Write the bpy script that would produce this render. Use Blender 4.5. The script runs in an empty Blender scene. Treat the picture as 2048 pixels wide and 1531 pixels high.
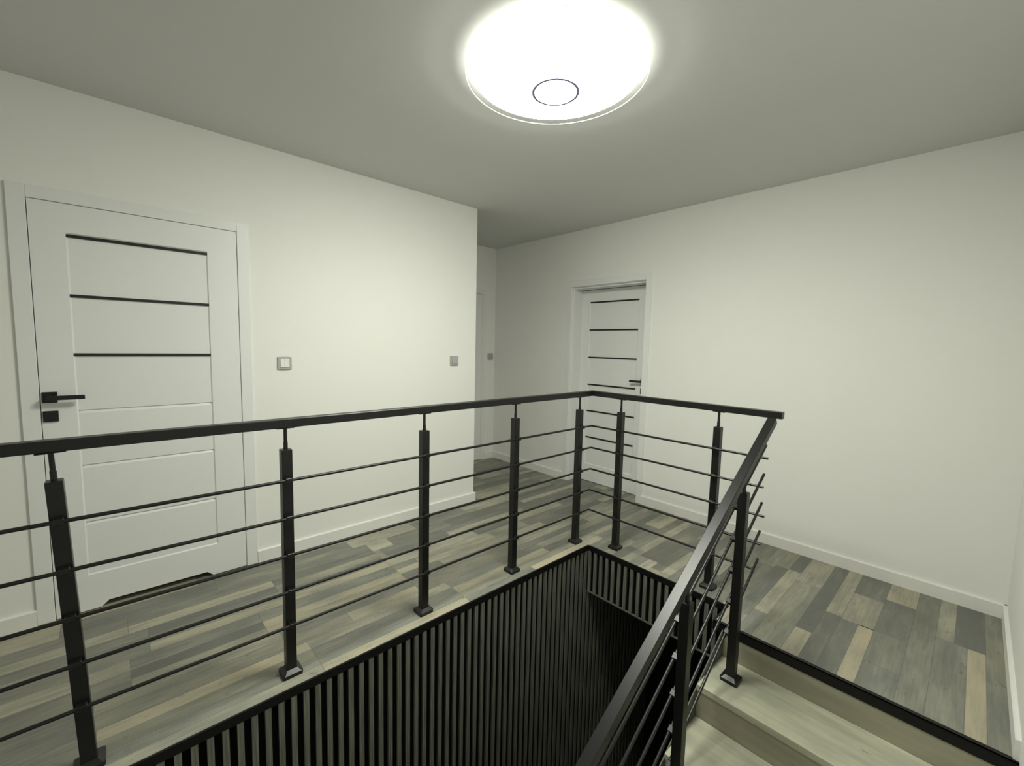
import bpy, bmesh, math, random
from mathutils import Vector, Matrix
R = random.Random(7)
S = bpy.context.scene
COL = S.collection

# ------------------------------------------------------------------ sizes (metres)
YL, XB, YR, H = 1.2254, 1.0387, -1.9947, 2.5621      # left wall, back wall, right wall, ceiling
XC, YA = -0.0919, 2.2925                             # end of left wall, alcove wall
XR = -3.9                                            # wall behind the camera
NS, NX = -0.955, -0.1964                             # floor step where the stairs start
RISE, GO, NE = 0.158, 0.2892, -1.0066                # stairs
ZL = -2.75                                           # lower storey floor
SLAB = -0.343
YP, XP, ZT, ZR = 0.1003, 0.1125, 0.9687, 1.0946      # railing

# ------------------------------------------------------------------ materials
def srgb(r, g, b):
    f = lambda c: (c / 12.92 if c <= .04045 else ((c + .055) / 1.055) ** 2.0)
    return (f(r / 255), f(g / 255), f(b / 255), 1)

def mat(name, color, rough=.5, metal=0., spec=.5, bump=0., scale=60., var=0., coat=0.):
    m = bpy.data.materials.new(name); m.use_nodes = True
    n, l = m.node_tree.nodes, m.node_tree.links
    b = n['Principled BSDF']
    b.inputs['Base Color'].default_value = color
    b.inputs['Roughness'].default_value = rough
    b.inputs['Metallic'].default_value = metal
    b.inputs['Specular IOR Level'].default_value = spec
    b.inputs['Coat Weight'].default_value = coat
    tc = n.new('ShaderNodeTexCoord')
    nz = n.new('ShaderNodeTexNoise'); nz.inputs['Scale'].default_value = scale
    nz.inputs['Detail'].default_value = 4
    l.new(tc.outputs['Object'], nz.inputs['Vector'])
    if var:
        mx = n.new('ShaderNodeMix'); mx.data_type = 'RGBA'
        mx.inputs['A'].default_value = tuple(c * (1 - var) for c in color[:3]) + (1,)
        mx.inputs['B'].default_value = tuple(min(1, c * (1 + var)) for c in color[:3]) + (1,)
        l.new(nz.outputs['Fac'], mx.inputs['Factor']); l.new(mx.outputs['Result'], b.inputs['Base Color'])
    if bump:
        bp = n.new('ShaderNodeBump'); bp.inputs['Strength'].default_value = bump
        bp.inputs['Distance'].default_value = .002
        l.new(nz.outputs['Fac'], bp.inputs['Height']); l.new(bp.outputs['Normal'], b.inputs['Normal'])
    return m

M = {}
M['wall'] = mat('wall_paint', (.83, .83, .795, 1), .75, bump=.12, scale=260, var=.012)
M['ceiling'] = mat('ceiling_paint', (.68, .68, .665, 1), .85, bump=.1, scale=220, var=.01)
M['white'] = mat('white_lacquer', (.79, .80, .79, 1), .38, bump=.02, scale=40, var=.008)
M['skirting'] = mat('white_skirting', (.80, .79, .765, 1), .42, var=.01, scale=30)
M['black'] = mat('black_powder_coat', (.0075, .008, .0075, 1), .365, spec=.42, bump=.04, scale=900, var=.15)
M['blacktrim'] = mat('black_edge_trim', (.006, .006, .006, 1), .5, spec=.25, var=.1)
M['inlay'] = mat('dark_glass_inlay', (.012, .010, .010, 1), .3, var=.1)
M['silver'] = mat('silver_plastic', (.46, .46, .45, 1), .34, metal=.3, var=.04, scale=300)
M['silverlight'] = mat('light_silver_plastic', (.80, .80, .78, 1), .3, metal=.1, var=.03, scale=300)
M['stringer'] = mat('dark_grey_stringer', (.10, .105, .085, 1), .6, var=.15, scale=12)
M['felt'] = mat('black_backing', (.004, .004, .004, 1), .95, spec=.05, var=.2)
M['dark'] = mat('shade_dark_plaster', (.02, .02, .018, 1), .9, spec=.1, var=.15, scale=5)  # near-black colour stands in for the darkness of the lower storey
M['lilac'] = mat('lilac_grey_ring', (.40, .34, .62, 1), .4, var=.02)

def slat_mat():
    m = mat('charcoal_slat_veneer', (.085, .088, .07, 1), .6, spec=.3)
    n, l = m.node_tree.nodes, m.node_tree.links
    b = n['Principled BSDF']
    tc = n.new('ShaderNodeTexCoord'); mp = n.new('ShaderNodeMapping')
    mp.inputs['Scale'].default_value = (140, 140, 5)
    nz = n.new('ShaderNodeTexNoise'); nz.inputs['Scale'].default_value = 1; nz.inputs['Detail'].default_value = 6
    cr = n.new('ShaderNodeValToRGB')
    cr.color_ramp.elements[0].position = .3; cr.color_ramp.elements[0].color = (.09, .092, .074, 1)
    cr.color_ramp.elements[1].position = .72; cr.color_ramp.elements[1].color = (.225, .232, .19, 1)
    l.new(tc.outputs['Object'], mp.inputs['Vector']); l.new(mp.outputs['Vector'], nz.inputs['Vector'])
    l.new(nz.outputs['Fac'], cr.inputs['Fac']); l.new(cr.outputs['Color'], b.inputs['Base Color'])
    return m
M['slat'] = slat_mat()

def floor_mat():
    """laminate strips: tone, hue and seed come from each plank, seams from its own size"""
    m = bpy.data.materials.new('mixed_grey_laminate'); m.use_nodes = True
    n, l = m.node_tree.nodes, m.node_tree.links
    b = n['Principled BSDF']; b.inputs['Roughness'].default_value = .5
    b.inputs['Specular IOR Level'].default_value = .35
    at = n.new('ShaderNodeAttribute'); at.attribute_name = 'plank'
    sp = n.new('ShaderNodeSeparateColor'); l.new(at.outputs['Color'], sp.inputs['Color'])
    cr = n.new('ShaderNodeValToRGB'); e = cr.color_ramp.elements
    e[0].position = 0; e[0].color = (.150, .152, .134, 1)
    e[1].position = 1; e[1].color = (.43, .395, .30, 1)
    for p, c in ((.3, (.20, .202, .172, 1)), (.55, (.265, .262, .215, 1)), (.8, (.365, .35, .275, 1))):
        q = e.new(p); q.color = c
    tc = n.new('ShaderNodeTexCoord')
    off = n.new('ShaderNodeVectorMath'); off.operation = 'SCALE'; off.inputs['Scale'].default_value = 37
    l.new(at.outputs['Color'], off.inputs[0])
    add = n.new('ShaderNodeVectorMath'); add.operation = 'ADD'
    l.new(tc.outputs['Object'], add.inputs[0]); l.new(off.outputs[0], add.inputs[1])
    def noise(scale, vec, detail=5, rough=.55):
        mp = n.new('ShaderNodeMapping'); mp.inputs['Scale'].default_value = vec
        nz = n.new('ShaderNodeTexNoise'); nz.inputs['Scale'].default_value = scale
        nz.inputs['Detail'].default_value = detail; nz.inputs['Roughness'].default_value = rough
        l.new(add.outputs[0], mp.inputs['Vector']); l.new(mp.outputs['Vector'], nz.inputs['Vector'])
        return nz.outputs['Fac']
    fine = noise(1, (7, 110, 1), 6)
    cloud = noise(1, (3.2, 11, 1), 3)
    knot = noise(1, (16, 34, 1), 2)
    def math2(op, a, bb, c=None):
        x = n.new('ShaderNodeMath'); x.operation = op
        for i, v in enumerate((a, bb, c)):
            if v is None: continue
            if isinstance(v, (int, float)): x.inputs[i].default_value = v
            else: l.new(v, x.inputs[i])
        return x.outputs[0]
    t = math2('MULTIPLY_ADD', math2('SUBTRACT', cloud, .5), 1.15, sp.outputs['Red'])
    t = math2('MULTIPLY_ADD', math2('SUBTRACT', fine, .5), .62, t)
    l.new(t, cr.inputs['Fac'])
    # sparse knots and smudges
    k = n.new('ShaderNodeMapRange'); l.new(knot, k.inputs['Value'])
    k.inputs['From Min'].default_value = .66; k.inputs['From Max'].default_value = .78
    k.inputs['To Min'].default_value = 0; k.inputs['To Max'].default_value = .5
    mk = n.new('ShaderNodeMix'); mk.data_type = 'RGBA'
    l.new(k.outputs[0], mk.inputs['Factor']); l.new(cr.outputs['Color'], mk.inputs['A'])
    mk.inputs['B'].default_value = (.085, .082, .065, 1)
    # hue: cool or warm
    hu = n.new('ShaderNodeMix'); hu.data_type = 'RGBA'; hu.blend_type = 'MULTIPLY'
    hu.inputs['Factor'].default_value = 1
    hc = n.new('ShaderNodeMix'); hc.data_type = 'RGBA'
    hc.inputs['A'].default_value = (.975, 1.0, 1.02, 1); hc.inputs['B'].default_value = (1.04, 1.0, .94, 1)
    l.new(sp.outputs['Green'], hc.inputs['Factor'])
    l.new(mk.outputs['Result'], hu.inputs['A']); l.new(hc.outputs['Result'], hu.inputs['B'])
    # seams
    uv = n.new('ShaderNodeUVMap'); uv.uv_map = 'local'
    uh = n.new('ShaderNodeUVMap'); uh.uv_map = 'half'
    ab = n.new('ShaderNodeVectorMath'); ab.operation = 'ABSOLUTE'; l.new(uv.outputs[0], ab.inputs[0])
    sb = n.new('ShaderNodeVectorMath'); sb.operation = 'SUBTRACT'
    l.new(uh.outputs[0], sb.inputs[0]); l.new(ab.outputs[0], sb.inputs[1])
    sx = n.new('ShaderNodeSeparateXYZ'); l.new(sb.outputs[0], sx.inputs[0])
    mn = math2('MINIMUM', sx.outputs['X'], sx.outputs['Y'])
    ed = n.new('ShaderNodeMapRange'); l.new(mn, ed.inputs['Value'])
    ed.inputs['From Min'].default_value = .0004; ed.inputs['From Max'].default_value = .0018
    ed.inputs['To Min'].default_value = .62; ed.inputs['To Max'].default_value = 0
    se = n.new('ShaderNodeMix'); se.data_type = 'RGBA'
    l.new(ed.outputs[0], se.inputs['Factor']); l.new(hu.outputs['Result'], se.inputs['A'])
    se.inputs['B'].default_value = (.09, .09, .075, 1)
    l.new(se.outputs['Result'], b.inputs['Base Color'])
    bp = n.new('ShaderNodeBump'); bp.inputs['Strength'].default_value = .12; bp.inputs['Distance'].default_value = .001
    l.new(fine, bp.inputs['Height']); l.new(bp.outputs['Normal'], b.inputs['Normal'])
    return m
M['floor'] = floor_mat()

def tread_mat(name, c0, c1, rough=.5):
    m = bpy.data.materials.new(name); m.use_nodes = True
    n, l = m.node_tree.nodes, m.node_tree.links
    b = n['Principled BSDF']; b.inputs['Roughness'].default_value = rough
    b.inputs['Specular IOR Level'].default_value = .35
    tc = n.new('ShaderNodeTexCoord')
    def noise(vec, detail):
        mp = n.new('ShaderNodeMapping'); mp.inputs['Scale'].default_value = vec
        nz = n.new('ShaderNodeTexNoise'); nz.inputs['Scale'].default_value = 1; nz.inputs['Detail'].default_value = detail
        l.new(tc.outputs['Object'], mp.inputs['Vector']); l.new(mp.outputs['Vector'], nz.inputs['Vector'])
        return nz.outputs['Fac']
    a = noise((16, 2.6, 16), 5); k = noise((30, 9, 30), 2)
    cr = n.new('ShaderNodeValToRGB'); e = cr.color_ramp.elements
    e[0].position = .3; e[0].color = c0; e[1].position = .68; e[1].color = c1
    l.new(a, cr.inputs['Fac'])
    r = n.new('ShaderNodeMapRange'); l.new(k, r.inputs['Value'])
    r.inputs['From Min'].default_value = .70; r.inputs['From Max'].default_value = .80
    r.inputs['To Min'].default_value = 0; r.inputs['To Max'].default_value = .55
    mx = n.new('ShaderNodeMix'); mx.data_type = 'RGBA'
    l.new(r.outputs[0], mx.inputs['Factor']); l.new(cr.outputs['Color'], mx.inputs['A'])
    mx.inputs['B'].default_value = (.10, .095, .07, 1)
    l.new(mx.outputs['Result'], b.inputs['Base Color'])
    return m
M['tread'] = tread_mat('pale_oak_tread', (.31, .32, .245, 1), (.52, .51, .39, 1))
M['riser'] = tread_mat('shaded_oak_riser', (.27, .26, .195, 1), (.37, .35, .265, 1))  # tread oak with the risers' shading put into the colour

def emis(name, color, strength):
    m = bpy.data.materials.new(name); m.use_nodes = True
    b = m.node_tree.nodes['Principled BSDF']
    b.inputs['Base Color'].default_value = (.9, .9, .88, 1)
    b.inputs['Emission Color'].default_value = color
    b.inputs['Emission Strength'].default_value = strength
    return m
LC = (.985, 1.0, .885, 1)
M['glow'] = emis('lit_diffuser', LC, 13.5)
M['glowside'] = emis('lit_diffuser_edge', LC, 2.0)
M['rimglow'] = emis('edge_lit_acrylic_rim', LC, .7)
gl = bpy.data.materials.new('clear_acrylic'); gl.use_nodes = True
g = gl.node_tree.nodes['Principled BSDF']
g.inputs['Transmission Weight'].default_value = 1; g.inputs['Roughness'].default_value = 0
g.inputs['IOR'].default_value = 1.01; g.inputs['Base Color'].default_value = (1, 1, 1, 1)
M['clear'] = gl

# ------------------------------------------------------------------ mesh helpers
def box(bm, a, b, bevel=0., seg=1):
    vs = [bm.verts.new((x, y, z)) for x in (a[0], b[0]) for y in (a[1], b[1]) for z in (a[2], b[2])]
    fs = [bm.faces.new([vs[i] for i in q]) for q in
          ((0, 1, 3, 2), (4, 6, 7, 5), (0, 4, 5, 1), (2, 3, 7, 6), (0, 2, 6, 4), (1, 5, 7, 3))]
    bmesh.ops.recalc_face_normals(bm, faces=fs)
    if bevel:
        es = list({e for f in fs for e in f.edges})
        bmesh.ops.bevel(bm, geom=es, offset=bevel, segments=seg, affect='EDGES', profile=.5)

def prism(bm, pts, axis, a, b):
    """polygon of 2-D points swept along an axis from a to b"""
    def P(p, t):
        return {'x': (t, p[0], p[1]), 'y': (p[0], t, p[1]), 'z': (p[0], p[1], t)}[axis]
    A = [bm.verts.new(P(p, a)) for p in pts]; B = [bm.verts.new(P(p, b)) for p in pts]
    fs = [bm.faces.new(A), bm.faces.new(B[::-1])]
    k = len(pts)
    for i in range(k): fs.append(bm.faces.new([A[i], B[i], B[(i + 1) % k], A[(i + 1) % k]]))
    bmesh.ops.recalc_face_normals(bm, faces=fs)

def sweep(bm, path, prof, up=Vector((0, 0, 1))):
    """sweep a closed profile (side, up) along a polyline with mitred corners"""
    path = [Vector(p) for p in path]; rings = []
    n = len(path)
    for i, p in enumerate(path):
        d0 = (path[i] - path[i - 1]).normalized() if i else (path[1] - path[0]).normalized()
        d1 = (path[i + 1] - path[i]).normalized() if i < n - 1 else d0
        side0 = d0.cross(up).normalized(); u0 = side0.cross(d0).normalized()
        nrm = (d0 + d1).normalized()
        ring = []
        for s, t in prof:
            q = p + side0 * s + u0 * t
            q = q - d0 * ((q - p).dot(nrm) / d0.dot(nrm))
            ring.append(bm.verts.new(q))
        rings.append(ring)
    k = len(prof); fs = []
    for i in range(n - 1):
        for j in range(k):
            fs.append(bm.faces.new([rings[i][j], rings[i][(j + 1) % k], rings[i + 1][(j + 1) % k], rings[i + 1][j]]))
    fs += [bm.faces.new(rings[0][::-1]), bm.faces.new(rings[-1])]
    bmesh.ops.recalc_face_normals(bm, faces=fs)

def rect_prof(w, h, c=.0025):
    a, b = w / 2, h / 2
    return [(-a + c, -b), (a - c, -b), (a, -b + c), (a, b - c), (a - c, b), (-a + c, b), (-a, b - c), (-a, -b + c)]
def circ_prof(r, k=14):
    return [(r * math.cos(2 * math.pi * i / k), r * math.sin(2 * math.pi * i / k)) for i in range(k)]

def lathe(bm, prof, c, k=96):
    rings = []
    for r, z in prof:
        if r < 1e-6: rings.append([bm.verts.new((c[0], c[1], z))])
        else: rings.append([bm.verts.new((c[0] + r * math.cos(2 * math.pi * i / k), c[1] + r * math.sin(2 * math.pi * i / k), z)) for i in range(k)])
    for A, B in zip(rings, rings[1:]):
        for i in range(k):
            j = (i + 1) % k
            if len(A) == 1: bm.faces.new([A[0], B[i], B[j]])
            elif len(B) == 1: bm.faces.new([A[i], B[0], A[j]])
            else: bm.faces.new([A[i], B[i], B[j], A[j]])
    bmesh.ops.recalc_face_normals(bm, faces=bm.faces)

def link(name, bm, m, parent=None, origin=None, smooth=False):
    me = bpy.data.meshes.new(name)
    if origin is not None:
        bmesh.ops.translate(bm, verts=bm.verts, vec=-Vector(origin))
    bm.to_mesh(me); bm.free()
    for f in me.polygons: f.use_smooth = smooth
    me.materials.append(m if not isinstance(m, str) else M[m])
    o = bpy.data.objects.new(name, me); COL.objects.link(o)
    if parent is not None: o.parent = parent
    if origin is not None:
        o.location = Vector(origin)
    return o

def empty(name, loc=(0, 0, 0)):
    o = bpy.data.objects.new(name, None); COL.objects.link(o); o.location = loc; o.empty_display_size = .1
    return o
def tag(o, label=None, cat=None, group=None, kind=None):
    if label: o['label'] = label
    if cat: o['category'] = cat
    if group: o['group'] = group
    if kind: o['kind'] = kind
    return o
def struct(name, bm, m, label=None, cat=None):
    o = link(name, bm, m); tag(o, label, cat, kind='structure'); return o
def child(name, bm, m, parent, smooth=False):
    """parts are modelled in world space; parent empties sit at identity or a base point"""
    o = link(name, bm, m, None, None, smooth); o.parent = parent
    w = parent
    off = Vector((0, 0, 0))
    while w is not None: off += w.location; w = w.parent
    o.location = -off
    return o

# ------------------------------------------------------------------ floor
def build_floor():
    bm = bmesh.new()
    colr = bm.loops.layers.float_color.new('plank')
    uv = bm.loops.layers.uv.new('local'); uh = bm.loops.layers.uv.new('half')
    E = .004
    regions = [(XR, E, XC, YL + .25), (XC, E, XB + .35, YA + .3), (E, YR - .02, XB + .35, E), (NX + .012, YR - .02, E, NS - .002)]
    def plank(x0, x1, y0, y1, tone, hue=None):
        hue = R.random() * .8 + .1 if hue is None else hue
        seed = R.random()
        for (a, b, c, d) in regions:
            u0, u1, v0, v1 = max(x0, a), min(x1, c), max(y0, b), min(y1, d)
            if u1 - u0 < 1e-4 or v1 - v0 < 1e-4: continue
            vs = [bm.verts.new((u0, v0, 0)), bm.verts.new((u1, v0, 0)), bm.verts.new((u1, v1, 0)), bm.verts.new((u0, v1, 0))]
            f = bm.faces.new(vs)
            for lo in f.loops:
                lo[colr] = (tone, hue, seed, 1)
                lo[uv].uv = (lo.vert.co.x - (x0 + x1) / 2, lo.vert.co.y - (y0 + y1) / 2)
                lo[uh].uv = ((x1 - x0) / 2, (y1 - y0) / 2)
    D, G, Gm, L, T = .02, .3, .48, .76, .96
    hand = [  # x0, x1, y0, y1, tone, hue : strips right of the stair head and round the opening
        (.735, 1.4, -1.123, -1.055, D, .2), (.09, .735, -1.123, -1.055, L, .6), (-.5, .09, -1.123, -1.055, G, .2),
        (.729, 1.4, -1.055, -.985, Gm, .8), (.0, .729, -1.055, -.985, .08, .2), (-.5, .0, -1.055, -.985, Gm, .5),
        (.62, 1.4, -1.253, -1.123, .68, .6), (-.5, .62, -1.253, -1.123, .5, .5),
        (.09, 1.4, -1.325, -1.253, D, .3), (-.5, .09, -1.325, -1.253, .72, .6),
        (.371, 1.4, -1.395, -1.325, .76, .6), (-.5, .371, -1.395, -1.325, .12, .3),
        (.722, 1.4, -1.532, -1.395, .18, .25), (.355, .722, -1.532, -1.395, .66, .6),
        (-.5, .355, -1.47, -1.395, .14, .2), (-.5, .362, -1.532, -1.47, .84, .9),
        (.775, 1.4, -1.66, -1.532, .78, .9), (.365, .775, -1.66, -1.532, .22, .3), (.05, .365, -1.66, -1.532, .34, .4), (-.5, .05, -1.66, -1.532, .2, .05),
        (.52, 1.4, -1.75, -1.66, .26, .6), (-.5, .52, -1.75, -1.66, .42, .4),
        (.535, 1.4, -1.815, -1.75, .6, .4), (.535, 1.4, -1.92, -1.815, .0, .1),
        (-.5, .535, -1.86, -1.75, .38, .3), (-.5, .535, -1.92, -1.86, .9, 1.),
        (.30, 1.4, -1.985, -1.92, .33, .7), (-.5, .30, -1.985, -1.92, .3, .2), (-.5, 1.4, -2.1, -1.985, .16, .5),
        (-1.825, -1.049, 0, .062, .88, .7), (-4, -1.825, 0, .062, .6, .2), (-1.049, -.53, 0, .062, .36, .2), (-.53, .18, 0, .062, .9, .8), (.18, 1.4, 0, .062, .3, .3),
        (-2.54, -1.825, .062, .12, .45, .2), (-4, -2.54, .062, .12, .2, .3), (-1.825, -1.049, .062, .12, .36, .1), (-1.049, .18, .062, .12, .55, .6), (.18, 1.4, .062, .12, .6, .7),
        (-2.54, -1.825, .12, .19, .5, .6), (-2.54, -1.825, .19, .255, .86, .95), (-1.825, -1.049, .12, .19, .3, .3), (-1.825, -1.049, .19, .255, .62, .5), (-4, -2.54, .12, .255, .35, .5), (-1.049, -.28, .12, .19, .7, .8), (-1.049, -.28, .19, .255, .3, .3), (-.28, 1.4, .12, .19, .15, .3), (-.28, 1.4, .19, .255, .45, .5),
        (-2.44, -1.2, .93, 1.02, .34, .4), (-4, -2.44, .93, 1.02, .42, .4), (-2.44, -1.81, .855, .93, .78, .7), (-4, -2.44, .855, .93, .66, .6), (-1.81, -1.2, .855, .93, .2, .3),
        (-2.37, -1.81, .78, .855, .06, .1), (-4, -2.37, .78, .855, .26, .4), (-1.81, -1.2, .78, .855, .5, .6),
        (-2.37, -1.75, .71, .78, .44, .4), (-1.75, -1.2, .71, .78, .22, .4), (-2.37, -1.2, .64, .71, .74, .7), (-4, -2.37, .64, .78, .3, .5),
        (-2.44, -1.944, .55, .64, .34, .3), (-4, -2.44, .55, .64, .6, .5), (-1.944, -1.2, .55, .64, .32, .2),
        (-1.944, -1.2, .485, .55, .8, .9), (-1.944, -1.2, .42, .485, .7, 1.), (-2.44, -1.944, .485, .55, .06, .2), (-2.44, -1.944, .42, .485, .5, .5), (-4, -2.44, .42, .55, .36, .5),
        (-2.55, -1.9, .345, .42, .5, .6), (-1.9, -1.2, .345, .42, .3, .3), (-2.55, -1.6, .255, .345, .46, .6), (-1.6, -1.2, .255, .345, .72, .9), (-4, -2.55, .255, .42, .26, .4),
    ]
    for h in hand: plank(*h)
    tones = [.02, .1, .18, .26, .34, .42, .5, .62, .76, .88, .22, .7, .06]
    def row(y0, y1, step, phase, xa=-4, xb=1.4):
        x = xa - phase * step
        last = -1
        while x < xb:
            ln = step * R.choice((.55, .8, 1, 1.25))
            t = R.choice(tones)
            while abs(t - last) < .1: t = R.choice(tones)
            last = t
            a, b = max(x, xa), min(x + ln, xb)
            if b - a > .01:
                if (y1 - y0) > .1 and R.random() < .62:
                    ym = (y0 + y1) / 2; t2 = R.choice(tones)
                    plank(a, b, y0, ym, t); plank(a, b, ym, y1, t2)
                else: plank(a, b, y0, y1, t)
            x += ln
    y = .255; i = 0
    while y < YA + .3:
        row(y, y + .1275, .62, (i * .37) % 1, -1.2 if y < 1.019 else -4); y += .1275; i += 1
    y = -.985; i = 0
    while y < -.02:
        y1 = min(y + .1325, 0)
        if 0 - y1 < .05: y1 = 0
        row(y, y1, .42, (i * .43 + .2) % 1, -.3, 1.4)
        y = y1; i += 1
    # body of the slab under the laminate
    bmesh.ops.recalc_face_normals(bm, faces=bm.faces)
    for f in bm.faces:
        if f.normal.z < 0: f.normal_flip()
    me_o = struct('floor', bm, 'floor')
    return me_o
floor = build_floor()
bm = bmesh.new()
for (a, b, c, d) in ((XR, .03, XB + .35, YA + .3), (.03, YR - .02, XB + .35, .03), (NX + .03, YR - .02, .03, NS - .03)):
    box(bm, (a, b, SLAB + .01), (c, d, -.004))
o = child('floor_slab', bm, 'dark', floor)

# ------------------------------------------------------------------ ceiling and walls
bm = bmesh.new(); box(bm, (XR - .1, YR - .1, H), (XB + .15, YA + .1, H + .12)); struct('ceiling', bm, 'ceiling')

D1 = (-2.702, -1.875, 2.034)      # opening of the left door: x0, x1, top
bm = bmesh.new()
T = .14
box(bm, (XR, YL, ZL), (D1[0] - .02, YL + T, H)); box(bm, (D1[1] + .02, YL, SLAB), (XC, YL + T, H))
box(bm, (D1[0] - .02, YL, D1[2] + .02), (D1[1] + .02, YL + T, H))
box(bm, (XC - T, YL + T, SLAB), (XC, YA + .1, H))
struct('wall_left', bm, 'wall')
bm = bmesh.new()
D2 = (.251, 1.085, 2.0086)
TB = .16
box(bm, (XB, YR - .1, SLAB), (XB + TB, D2[0], H)); box(bm, (XB, D2[1], SLAB), (XB + TB, YA, H))
box(bm, (XB, D2[0], D2[2]), (XB + TB, D2[1], H))
struct('wall_back', bm, 'wall')
D3 = (-.02, .824, 2.0)
bm = bmesh.new()
box(bm, (D3[1] + .004, YA, SLAB), (XB + TB, YA + .1, H)); box(bm, (XC, YA, D3[2] + .004), (D3[1] + .004, YA + .1, H))
box(bm, (XC, YA, SLAB), (D3[0], YA + .1, H))
struct('wall_alcove', bm, 'wall')
bm = bmesh.new(); box(bm, (XR, YR - .1, ZL), (XB, YR, H)); struct('wall_right', bm, 'wall')
bm = bmesh.new(); box(bm, (XR - .1, YR - .1, ZL), (XR, YL + T, H)); struct('wall_rear', bm, 'wall')
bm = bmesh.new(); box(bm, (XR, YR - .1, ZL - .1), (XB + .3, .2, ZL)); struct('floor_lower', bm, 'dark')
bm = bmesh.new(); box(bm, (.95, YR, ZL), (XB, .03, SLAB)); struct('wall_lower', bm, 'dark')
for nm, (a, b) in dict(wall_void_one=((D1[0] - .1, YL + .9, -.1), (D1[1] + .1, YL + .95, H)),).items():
    bm = bmesh.new(); box(bm, a, b); struct('wall_beyond', bm, 'dark')  # dark sheet in place of the unlit room behind the left door

# baseboards
def baseboard(name, runs, h=.078, t=.015):
    """runs: list of (axis, fixed coordinate of the wall, from, to, side)"""
    bm = bmesh.new()
    for ax, w, a, b, s in runs:
        pr = [(w, 0), (w + s * t, 0), (w + s * t, h - .004), (w + s * (t - .004), h), (w, h)]
        if ax == 'x': prism(bm, pr, 'x', a, b)     # runs along x on a wall at y=w
        else:
            prism(bm, pr, 'y', a, b)
    struct(name, bm, 'skirting')
baseboard('baseboard_left', [('x', YL, -1.815, XC + .015, -1), ('x', YL, XR, -2.762, -1), ('y', XC, YL, YA, 1)])
baseboard('baseboard_back', [('y', XB, YR + .0, .197, -1), ('y', XB, 1.14, YA, -1)])
baseboard('baseboard_right', [('x', YR, NX + .02, XB, 1)])
baseboard('baseboard_alcove', [('x', YA, .885, XB - .015, -1)])

# black edge trims of the opening and of the stair head
bm = bmesh.new()
box(bm, (XR, 0, -.036), (.004, .009, .0012)); box(bm, (0, NS, -.036), (.009, 0, .0012))
box(bm, (NX + .02, NS, -.036), (.009, NS + .008, .0012))
struct('trim_1', bm, 'blacktrim')
bm = bmesh.new()
box(bm, (NX, YR, -.042), (NX + .012, NS + .004, .0022), .001)
box(bm, (NX, YR, -.0005), (NX + .03, NS + .004, .0022))
struct('trim_2', bm, 'blacktrim')

# ------------------------------------------------------------------ doors
def cut_leaf(bm, U0, U1, Z0, Z1, put, PU0, PU1, PZ0, PZ1, grooves, notch=None):
    """panel door face in (u, z, depth) space; depth 0 is the front, positive goes in"""
    def F(pts):
        vs = [bm.verts.new(put(*p)) for p in pts]; bm.faces.new(vs)
    dp, bv = .006, .006
    # front frame around the recessed field
    F([(U0, Z1, 0), (U1, Z1, 0), (U1, PZ1, 0), (U0, PZ1, 0)])
    F([(U0, PZ1, 0), (PU0, PZ1, 0), (PU0, PZ0, 0), (U0, PZ0, 0)])
    F([(PU1, PZ1, 0), (U1, PZ1, 0), (U1, PZ0, 0), (PU1, PZ0, 0)])
    if notch:
        a, b, c, d, h = notch
        F([(U0, PZ0, 0), (U1, PZ0, 0), (U1, h + .01, 0), (U0, h + .01, 0)])
        F([(U0, h + .01, 0), (b, h + .01, 0), (b, h, 0), (a, Z0, 0), (U0, Z0, 0)])
        F([(b, h + .01, 0), (c, h + .01, 0), (c, h, 0), (b, h, 0)])
        F([(c, h + .01, 0), (U1, h + .01, 0), (U1, Z0, 0), (d, Z0, 0), (c, h, 0)])
        F([(a, Z0, 0), (b, h, 0), (b, h, .04), (a, Z0, .04)])
        F([(b, h, 0), (c, h, 0), (c, h, .04), (b, h, .04)])
        F([(c, h, 0), (d, Z0, 0), (d, Z0, .04), (c, h, .04)])
    else:
        F([(U0, PZ0, 0), (U1, PZ0, 0), (U1, Z0, 0), (U0, Z0, 0)])
    # bevelled step round the field
    i0, i1, j0, j1 = PU0 + bv, PU1 - bv, PZ0 + bv, PZ1 - bv
    F([(PU0, PZ1, 0), (PU1, PZ1, 0), (i1, j1, dp), (i0, j1, dp)])
    F([(PU0, PZ0, 0), (PU1, PZ0, 0), (i1, j0, dp), (i0, j0, dp)])
    F([(PU0, PZ0, 0), (PU0, PZ1, 0), (i0, j1, dp), (i0, j0, dp)])
    F([(PU1, PZ0, 0), (PU1, PZ1, 0), (i1, j1, dp), (i1, j0, dp)])
    # field with horizontal V grooves
    z = j1; g = .0085
    for gz in sorted(grooves, reverse=True):
        F([(i0, z, dp), (i1, z, dp), (i1, gz + g, dp), (i0, gz + g, dp)])
        F([(i0, gz + g, dp), (i1, gz + g, dp), (i1, gz + g * .55, dp + .007), (i0, gz + g * .55, dp + .007)])
        F([(i0, gz + g * .55, dp + .007), (i1, gz + g * .55, dp + .007), (i1, gz - g, dp), (i0, gz - g, dp)])
        z = gz - g
    F([(i0, z, dp), (i1, z, dp), (i1, j0, dp), (i0, j0, dp)])
    # edges and back
    th = .04
    F([(U0, Z0, 0), (U0, Z1, 0), (U0, Z1, th), (U0, Z0, th)])
    F([(U1, Z0, 0), (U1, Z1, 0), (U1, Z1, th), (U1, Z0, th)])
    F([(U0, Z1, 0), (U1, Z1, 0), (U1, Z1, th), (U0, Z1, th)])
    zb = (notch[4] if notch else Z0)
    F([(U0, zb, th), (U1, zb, th), (U1, Z1, th), (U0, Z1, th)])
    bmesh.ops.remove_doubles(bm, verts=bm.verts, dist=1e-5)
    bmesh.ops.recalc_face_normals(bm, faces=bm.faces)

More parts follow.
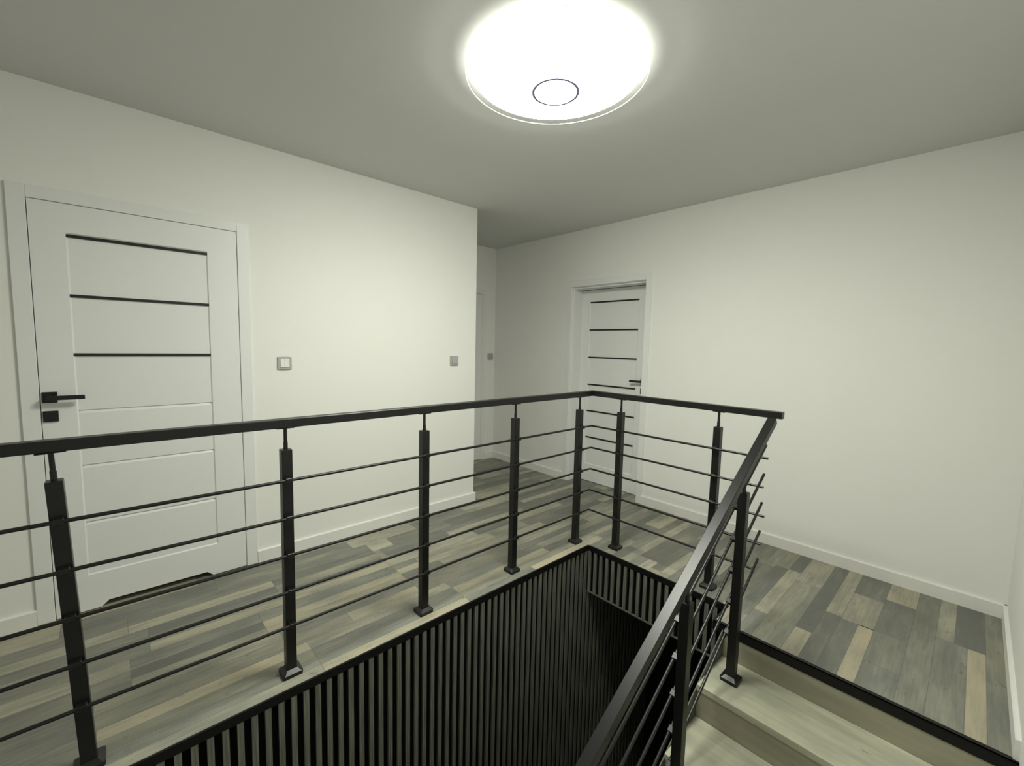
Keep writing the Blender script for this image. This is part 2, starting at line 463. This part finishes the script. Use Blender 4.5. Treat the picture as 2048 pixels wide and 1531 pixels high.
def handle(parent, put, u, z, direction):
    """put(u, z, d): d measured out from the door face"""
    def pbox(bm, a, b, bev):
        p, q = put(*a), put(*b)
        box(bm, tuple(min(i, j) for i, j in zip(p, q)), tuple(max(i, j) for i, j in zip(p, q)), bev)
    s = direction
    bm = bmesh.new(); pbox(bm, (u - .026, z - .026, 0), (u + .026, z + .026, .009), .0015)
    ro = child('rosette', bm, 'black', parent)
    bm = bmesh.new()
    pbox(bm, (u - .011, z - .011, .008), (u + .011, z + .011, .05), .002)
    pbox(bm, (u - s * .011, z - .0105, .042), (u + s * .122, z + .0105, .053), .002)
    child('lever', bm, 'black', parent)
    bm = bmesh.new(); pbox(bm, (u - .026, z - .117, 0), (u + .026, z - .065, .009), .0015)
    child('lock_rosette', bm, 'black', parent)

def door(name, label, put, U0, U1, Z1, PU0, PU1, PZ0, PZ1, grooves, strips, notch, hu, hz, hdir, frame_bm, leafmat='white'):
    d = empty(name, put(U0, 0, 0)); tag(d, label, 'door', kind='structure')
    child('door_frame', frame_bm, 'white', d)
    bm = bmesh.new()
    cut_leaf(bm, U0, U1, .006, Z1, lambda u, z, t: put(u, z, -t), PU0, PU1, PZ0, PZ1, grooves, notch)
    lf = child('door_leaf', bm, leafmat, d)
    for z0 in strips:
        bm = bmesh.new()
        p, q = put(PU0 + .001, z0 - .007, -.0068), put(PU1 - .001, z0 + .007, .0004)
        box(bm, tuple(min(i, j) for i, j in zip(p, q)), tuple(max(i, j) for i, j in zip(p, q)), .0004)
        s = child('inlay_strip', bm, 'inlay', lf); s['label'] = 'dark inlay strip across the door leaf'
    if hu is not None:
        hd = empty('door_handle'); hd.parent = d; hd.location = (0, 0, 0)
        # the handle itself is a mesh holder: its base is the rosette
        handle(hd, put, hu, hz, hdir)
    return d

# left door: leaf flush with its casing
fb = bmesh.new()
cx0, cx1, ct, g = -2.762, -1.815, 2.090, .003
L0, L1, LT = -2.698, -1.879, 2.03
yf = YL - .012
def cbox(bm, a, b, bev=.002): box(bm, a, b, bev)
cbox(fb, (cx0, yf, 0), (L0 - g, YL + .002, ct)); cbox(fb, (L1 + g, yf, 0), (cx1, YL + .002, ct))
cbox(fb, (L0 - g, yf, LT + g), (L1 + g, YL + .002, ct))
box(fb, (D1[0] - .022, YL, 0), (D1[0] - .002, YL + T, D1[2] + .02)); box(fb, (D1[1] + .002, YL, 0), (D1[1] + .022, YL + T, D1[2] + .02))
box(fb, (D1[0] - .02, YL, LT + g), (D1[1] + .02, YL + T, LT + .03))
door('door_1', 'white panelled door with three dark inlay strips and black lever, on the left wall',
     lambda u, z, d: (u, yf + .001 - d, z), L0, L1, LT, -2.579, -2.021, .19, 1.897,
     [1.034, .756, .462], [1.883, 1.600, 1.316], (-2.535, -2.505, -2.08, -2.05, .033), -2.668, 1.112, 1, fb)

# back door: leaf set back in a deep lining
fb = bmesh.new()
xf = XB - .012
def fbx(a, b, bev=.002): box(fb, a, b, bev)
ct2 = 2.068
fbx((xf, 1.085, 0), (XB + .002, 1.142, ct2)); fbx((xf, .196, 0), (XB + .002, .251, ct2)); fbx((xf, .251, 2.0086), (XB + .002, 1.085, ct2))
xl = XB + .15
box(fb, (XB, 1.081, 0), (xl + .05, 1.10, 2.02)); box(fb, (XB, .236, 0), (xl + .05, .255, 2.02)); box(fb, (XB, .251, 2.0046), (xl + .05, 1.085, 2.02))
box(fb, (XB + .02, .255, 1.99), (xl, 1.081, 2.0046))
box(fb, (XB + .02, 1.070, 0), (xl - .0, 1.081, 1.99))
door('door_2', 'white door with six thin dark inlay strips, set back in the long back wall',
     lambda u, z, d: (xl - d, u, z), .262, 1.078, 1.986, .404, .968, .186, 1.87,
     [], [1.8615, 1.583, 1.304, 1.023, .748, .471], None, .323, 1.098, 1, fb)

# alcove door, mostly behind the end of the left wall
fb = bmesh.new()
box(fb, (.8275, YA - .012, 0), (.885, YA + .002, 2.06), .002); box(fb, (-.03, YA - .012, 2.0035), (.8275, YA + .002, 2.06), .002)
door('door_3', 'plain white door at the end of the alcove, only its edge showing past the left wall',
     lambda u, z, d: (u, YA - .011 - d, z), .003, .824, 2.0, .145, .70, .19, 1.87, [], [], None, None, None, 1, fb)

# ------------------------------------------------------------------ switches
def switch(x, z, y, w, label, n, light):
    s = empty('light_switch', (x, y, z)); tag(s, label, 'light switch', 'silver wall switches')
    h = w / 2
    bm = bmesh.new()
    # cushion shaped frame: curved top and bottom edges, bevelled
    pts = []
    for i in range(9):
        t = -1 + i / 4; pts.append((x + t * h, z + h * (.93 + .07 * (1 - t * t))))
    for i in range(9):
        t = 1 - i / 4; pts.append((x + t * h, z - h * (.93 + .07 * (1 - t * t))))
    prism(bm, pts, 'y', y - .009, y + .001)
    fr = [f for f in bm.faces if abs(f.normal.y + 1) < .01]
    bmesh.ops.bevel(bm, geom=[e for f in fr for e in f.edges], offset=.004, segments=3, affect='EDGES', profile=.6)
    child('switch_frame', bm, 'silver', s)
    r = .0265; gap = .0008
    for k in range(n):
        a = x - r + k * (2 * r / n) + gap; b = x - r + (k + 1) * (2 * r / n) - gap
        bm = bmesh.new(); prism(bm, [(y - .0085, z - r), (y - .0145, z - r + .001), (y - .012, z + r - .001), (y - .0085, z + r)], 'x', a, b)
        child('rocker', bm, 'silverlight' if light else 'silver', s)
switch(-1.633, 1.264, YL, .084, 'silver double-rocker switch on the left wall beside the panelled door', 2, True)
switch(-.320, 1.268, YL, .084, 'silver single-rocker switch near the free end of the left wall', 1, False)
switch(.969, 1.265, YA, .084, 'small grey switch deep in the alcove beside its corner', 1, False)

# ------------------------------------------------------------------ slatted cladding
def slats(bm, axis, a, b, pitch, w, d0, d1, z0, z1):
    t = a
    while t < b:
        lo, hi = t, min(t + w, b)
        if axis == 'x': box(bm, (lo, d0, z0), (hi, d1, z1))
        else: box(bm, (d0, lo, z0), (d1, hi, z1))
        t += pitch
sp = empty('slat_panel', (0, 0, ZL)); tag(sp, 'tall wall cladding of dark vertical slats below the long left railing', 'slat cladding')
bm = bmesh.new(); box(bm, (XR, .0125, ZL), (.009, .03, -.02)); box(bm, (.009, .0125, ZL), (.95, .03, SLAB)); child('backing', bm, 'felt', sp)
bm = bmesh.new(); a0 = -2.107 - .0472 * 38
slats(bm, 'x', a0, 0.0, .0472, .0215, .0005, .013, ZL, -.036)
a1 = a0 + math.ceil((.012 - a0) / .0472) * .0472
slats(bm, 'x', a1, .94, .0472, .0215, .0005, .013, ZL, SLAB)
child('slats', bm, 'slat', sp)
sp = empty('slat_panel', (0, -.5, SLAB)); tag(sp, 'short band of dark vertical slats on the floor edge below the far railing', 'slat cladding')
bm = bmesh.new(); box(bm, (.0125, NS, SLAB), (.03, .01, -.02)); child('backing', bm, 'felt', sp)
bm = bmesh.new(); slats(bm, 'y', -.0215 - .0487 * 19, -.002, .0487, .0225, .0005, .013, SLAB + .006, -.036); child('slats', bm, 'slat', sp)
bm = bmesh.new(); box(bm, (-.001, NS, SLAB), (.03, .0, SLAB + .006)); child('edge_strip', bm, 'stringer', sp)

# ------------------------------------------------------------------ staircase
st = empty('staircase', (NX, -1.5, ZL)); tag(st, 'pale oak staircase going down from the black edged landing', 'staircase')
NSTEP = 12
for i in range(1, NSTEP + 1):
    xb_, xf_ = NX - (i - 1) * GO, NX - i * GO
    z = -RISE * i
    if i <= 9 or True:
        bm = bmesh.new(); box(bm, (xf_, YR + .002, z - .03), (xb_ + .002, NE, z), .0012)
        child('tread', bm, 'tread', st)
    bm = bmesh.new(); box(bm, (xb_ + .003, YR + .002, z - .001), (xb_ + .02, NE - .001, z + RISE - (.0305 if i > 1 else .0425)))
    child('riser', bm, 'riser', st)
xe = NX - NSTEP * GO
bm = bmesh.new()
k = RISE / GO
prism(bm, [(NX, -.04), (NX + .03, -.04), (NX + .03, -.34), (xe, -.34 + k * (xe - NX)), (xe, k * (xe - NX) - .022), (NX, -.022)][:], 'y', NE + .001, NE + .006)
child('stringer', bm, 'stringer', st)

# ------------------------------------------------------------------ railings
def base_cover(post, x, y, z):
    bm = bmesh.new(); a, b, c = .039, .034, .021
    lv = [(a, z + .0005), (a, z + .016), (b, z + .0195), (c, z + .0275)]
    rings = []
    for r, zz in lv:
        q = .006 if r > .03 else .001
        ring = [bm.verts.new((x + u, y + v, zz)) for u, v in ((-r + q, -r), (r - q, -r), (r, -r + q), (r, r - q), (r - q, r), (-r + q, r), (-r, r - q), (-r, -r + q))]
        rings.append(ring)
    for A, B in zip(rings, rings[1:]):
        for i in range(8): bm.faces.new([A[i], A[(i + 1) % 8], B[(i + 1) % 8], B[i]])
    bm.faces.new(rings[0][::-1]); bm.faces.new(rings[-1])
    bmesh.ops.recalc_face_normals(bm, faces=bm.faces)
    child('base_cover', bm, 'black', post)

def clamp(post, x, y, z, nrm, run):
    """small block holding a round bar off the face of a post"""
    bm = bmesh.new()
    nx, ny = nrm
    c = Vector((x + nx * .0275, y + ny * .0275, z))
    hx = .0085 if ny else .0078; hy = .0085 if nx else .0078
    if ny: box(bm, (c.x - .013, min(c.y, c.y), c.z - .0085), (c.x + .013, c.y, c.z + .0085)); 
    bm.free(); bm = bmesh.new()
    if ny:
        y0, y1 = sorted((y + ny * .0195, y + ny * .0435)); box(bm, (x - .013, y0, z - .0095), (x + .013, y1, z + .0095), .002)
    else:
        x0, x1 = sorted((x + nx * .0195, x + nx * .0435)); box(bm, (x0, y - .013, z - .0095), (x1, y + .013, z + .0095), .002)
    if abs(run) > .01:
        bmesh.ops.rotate(bm, verts=bm.verts, cent=(x, y, z), matrix=Matrix.Rotation(-math.atan(run), 3, 'Y'))
    child('bar_clamp', bm, 'black', post)

def post(rail, x, y, z0, zt, zrail, nrm, bars, slope=0., along='x'):
    bm = bmesh.new(); box(bm, (x - .02, y - .02, z0 + .0005), (x + .02, y + .02, zt), .0022, 2)
    p = link('post', bm, 'black'); p.parent = rail
    p.location = -rail.location
    base_cover(p, x, y, z0)
    bm = bmesh.new()
    sweep(bm, [(x, y, zt - .004), (x, y, zrail - .002)], circ_prof(.0068), up=Vector((1, 0, 0)))
    sweep(bm, [(x, y, zt), (x, y, zt + .03)], circ_prof(.0082), up=Vector((1, 0, 0)))
    child('pin', bm, 'black', p)
    bm = bmesh.new()
    if along == 'x': box(bm, (x - .034, y - .012, zrail - .0045), (x + .034, y + .012, zrail + .0005), .0015)
    else: box(bm, (x - .012, y - .034, zrail - .0045), (x + .012, y + .034, zrail + .0005), .0015)
    if slope:
        bmesh.ops.rotate(bm, verts=bm.verts, cent=(x, y, zrail), matrix=Matrix.Rotation(-math.atan(slope), 3, 'Y'))
    child('saddle_plate', bm, 'black', p)
    for b in bars: clamp(p, x, y, b, nrm, slope)
    return p

BZ = (.8468, .6886, .5321, .3773, .2285)
rl = empty('landing_railing', (XP, YP, 0))
tag(rl, 'black metal railing with five thin bars along the two level edges of the stairwell', 'railing')
bm = bmesh.new()
sweep(bm, [(XR, YP, ZR - .018), (XP, YP, ZR - .018), (XP, -1.118, ZR - .018)], rect_prof(.04, .036))
child('handrail', bm, 'black', rl)
ends = (-1.076, -1.064, -1.078, -1.070, -1.050)
for z, e in zip(BZ, ends):
    bm = bmesh.new(); sweep(bm, [(XR, .065, z), (.069, .065, z), (.069, e, z)], circ_prof(.0064))
    child('bar', bm, 'black', rl, False)
    
zb_ = ZR - .036
for i, x in enumerate((-2.552, -1.938, -1.290, -.653, -.030)):
    p = post(rl, x, YP, 0, ZT, zb_, (0, -1), BZ)
    if i == 0:      # this post stands visibly out of plumb
        c = Vector((x, YP, 0)); a = math.radians(-2.1)
        Rm = Matrix.Rotation(a, 4, 'Y')
        L = Matrix.Translation(-rl.location) @ Matrix.Translation(c) @ Rm @ Matrix.Translation(-c)
        p.matrix_basis = L
for y in (-.146, -.796):
    post(rl, XP, y, 0, ZT, zb_, (-1, 0), BZ, along='y')

sr = empty('stair_railing', (NX, -1.1027, -RISE))
tag(sr, 'black metal railing with five sloping bars going down beside the oak stairs', 'railing')
Y8 = -1.1027
RS = .59
ztop = lambda x: 1.072 + RS * (x + .02)
x_hi, x_lo = -.005, -2.9
bm = bmesh.new()
dz = .018 * math.sqrt(1 + RS * RS)
sweep(bm, [(x_hi, Y8, ztop(x_hi) - dz), (x_lo, Y8, ztop(x_lo) - dz)], rect_prof(.04, .036))
child('handrail', bm, 'black', sr)
SB = .61
zbar = lambda x, i: .918 - .1545 * i + SB * (x - .05)
for i in range(5):
    bm = bmesh.new(); sweep(bm, [(.052, -1.067, zbar(.052, i)), (x_lo, -1.067, zbar(x_lo, i))], circ_prof(.0064))
    child('bar', bm, 'black', sr)
for x, n in ((-.334, 1), (-.865, 3), (-1.55, 5)):
    zr_ = ztop(x) - 2 * dz
    post(sr, x, Y8, -RISE * n, zr_ - .083, zr_, (0, 1), [zbar(x, i) for i in range(5)], slope=RS)

# ------------------------------------------------------------------ ceiling lamp
LX, LY = -1.035, -.50
cl = empty('ceiling_light', (LX, LY, H)); tag(cl, 'large round glowing ceiling lamp with a clear rim above the stairwell', 'ceiling lamp')
c = (LX, LY)
bm = bmesh.new(); lathe(bm, [(0, H - .0005), (.33, H - .0005), (.335, H - .012), (0, H - .012)], c); child('base_plate', bm, 'white', cl, True)
bm = bmesh.new()
lathe(bm, [(.335, H - .012), (.346, H - .018), (.348, H - .034)], c, 128)
child('diffuser_edge', bm, 'glowside', cl, True)
DR, D0, DD = .348, H - .034, .070
dome = lambda r: D0 - DD * (1 - (r / DR) ** 2.0)
bm = bmesh.new(); lathe(bm, [(DR * (1 - (i / 20) ** 1.5), dome(DR * (1 - (i / 20) ** 1.5))) for i in range(21)], c, 128); child('diffuser', bm, 'glow', cl, True)
bm = bmesh.new(); lathe(bm, [(.349, H - .0421), (.3724, H - .0421), (.3724, H - .0435), (.349, H - .0435)], c, 128)
child('rim', bm, 'clear', cl, True)
bm = bmesh.new()
lathe(bm, [(.3727, H - .0420), (.3745, H - .0420), (.3745, H - .0436), (.3727, H - .0436), (.3727, H - .0420)], c, 128)
o = child('rim_edge', bm, 'rimglow', cl); o['label'] = 'thin bright outer edge of the rim'
zr_ = dome(.094)
bm = bmesh.new(); lathe(bm, [(.0875, zr_ + .004), (.0875, zr_ - .0016), (.0990, zr_ - .0016), (.0990, zr_ + .004)], c, 96)
o = child('ring', bm, 'lilac', cl); o['label'] = 'thin lilac grey decorative ring'

# ------------------------------------------------------------------ world, camera, view
w = bpy.data.worlds.new('World'); S.world = w; w.use_nodes = True
w.node_tree.nodes['Background'].inputs['Color'].default_value = (0, 0, 0, 1)
w.node_tree.nodes['Background'].inputs['Strength'].default_value = 0

cam = bpy.data.cameras.new('Camera'); co = bpy.data.objects.new('Camera', cam); COL.objects.link(co)
cam.sensor_width = 36; cam.lens = 864.425 / 2048 * 36; cam.clip_start = .02
ya, pi_, ro = math.radians(47.1404), math.radians(5.0206), math.radians(1.2955)
fw = Vector((math.cos(ya) * math.cos(pi_), math.sin(ya) * math.cos(pi_), -math.sin(pi_)))
r0 = Vector((math.sin(ya), -math.cos(ya), 0)); u0 = r0.cross(fw)
r_ = r0 * math.cos(ro) + u0 * math.sin(ro); u_ = -r0 * math.sin(ro) + u0 * math.cos(ro)
mt = Matrix((r_, u_, -fw)).transposed().to_4x4(); mt.translation = Vector((-2.4424, -1.7896, 1.4113))
co.matrix_world = mt
S.camera = co
S.view_settings.view_transform = 'Standard'; S.view_settings.look = 'None'
S.view_settings.gamma = 1; S.view_settings.use_curve_mapping = False
S.view_settings.exposure = 1.86
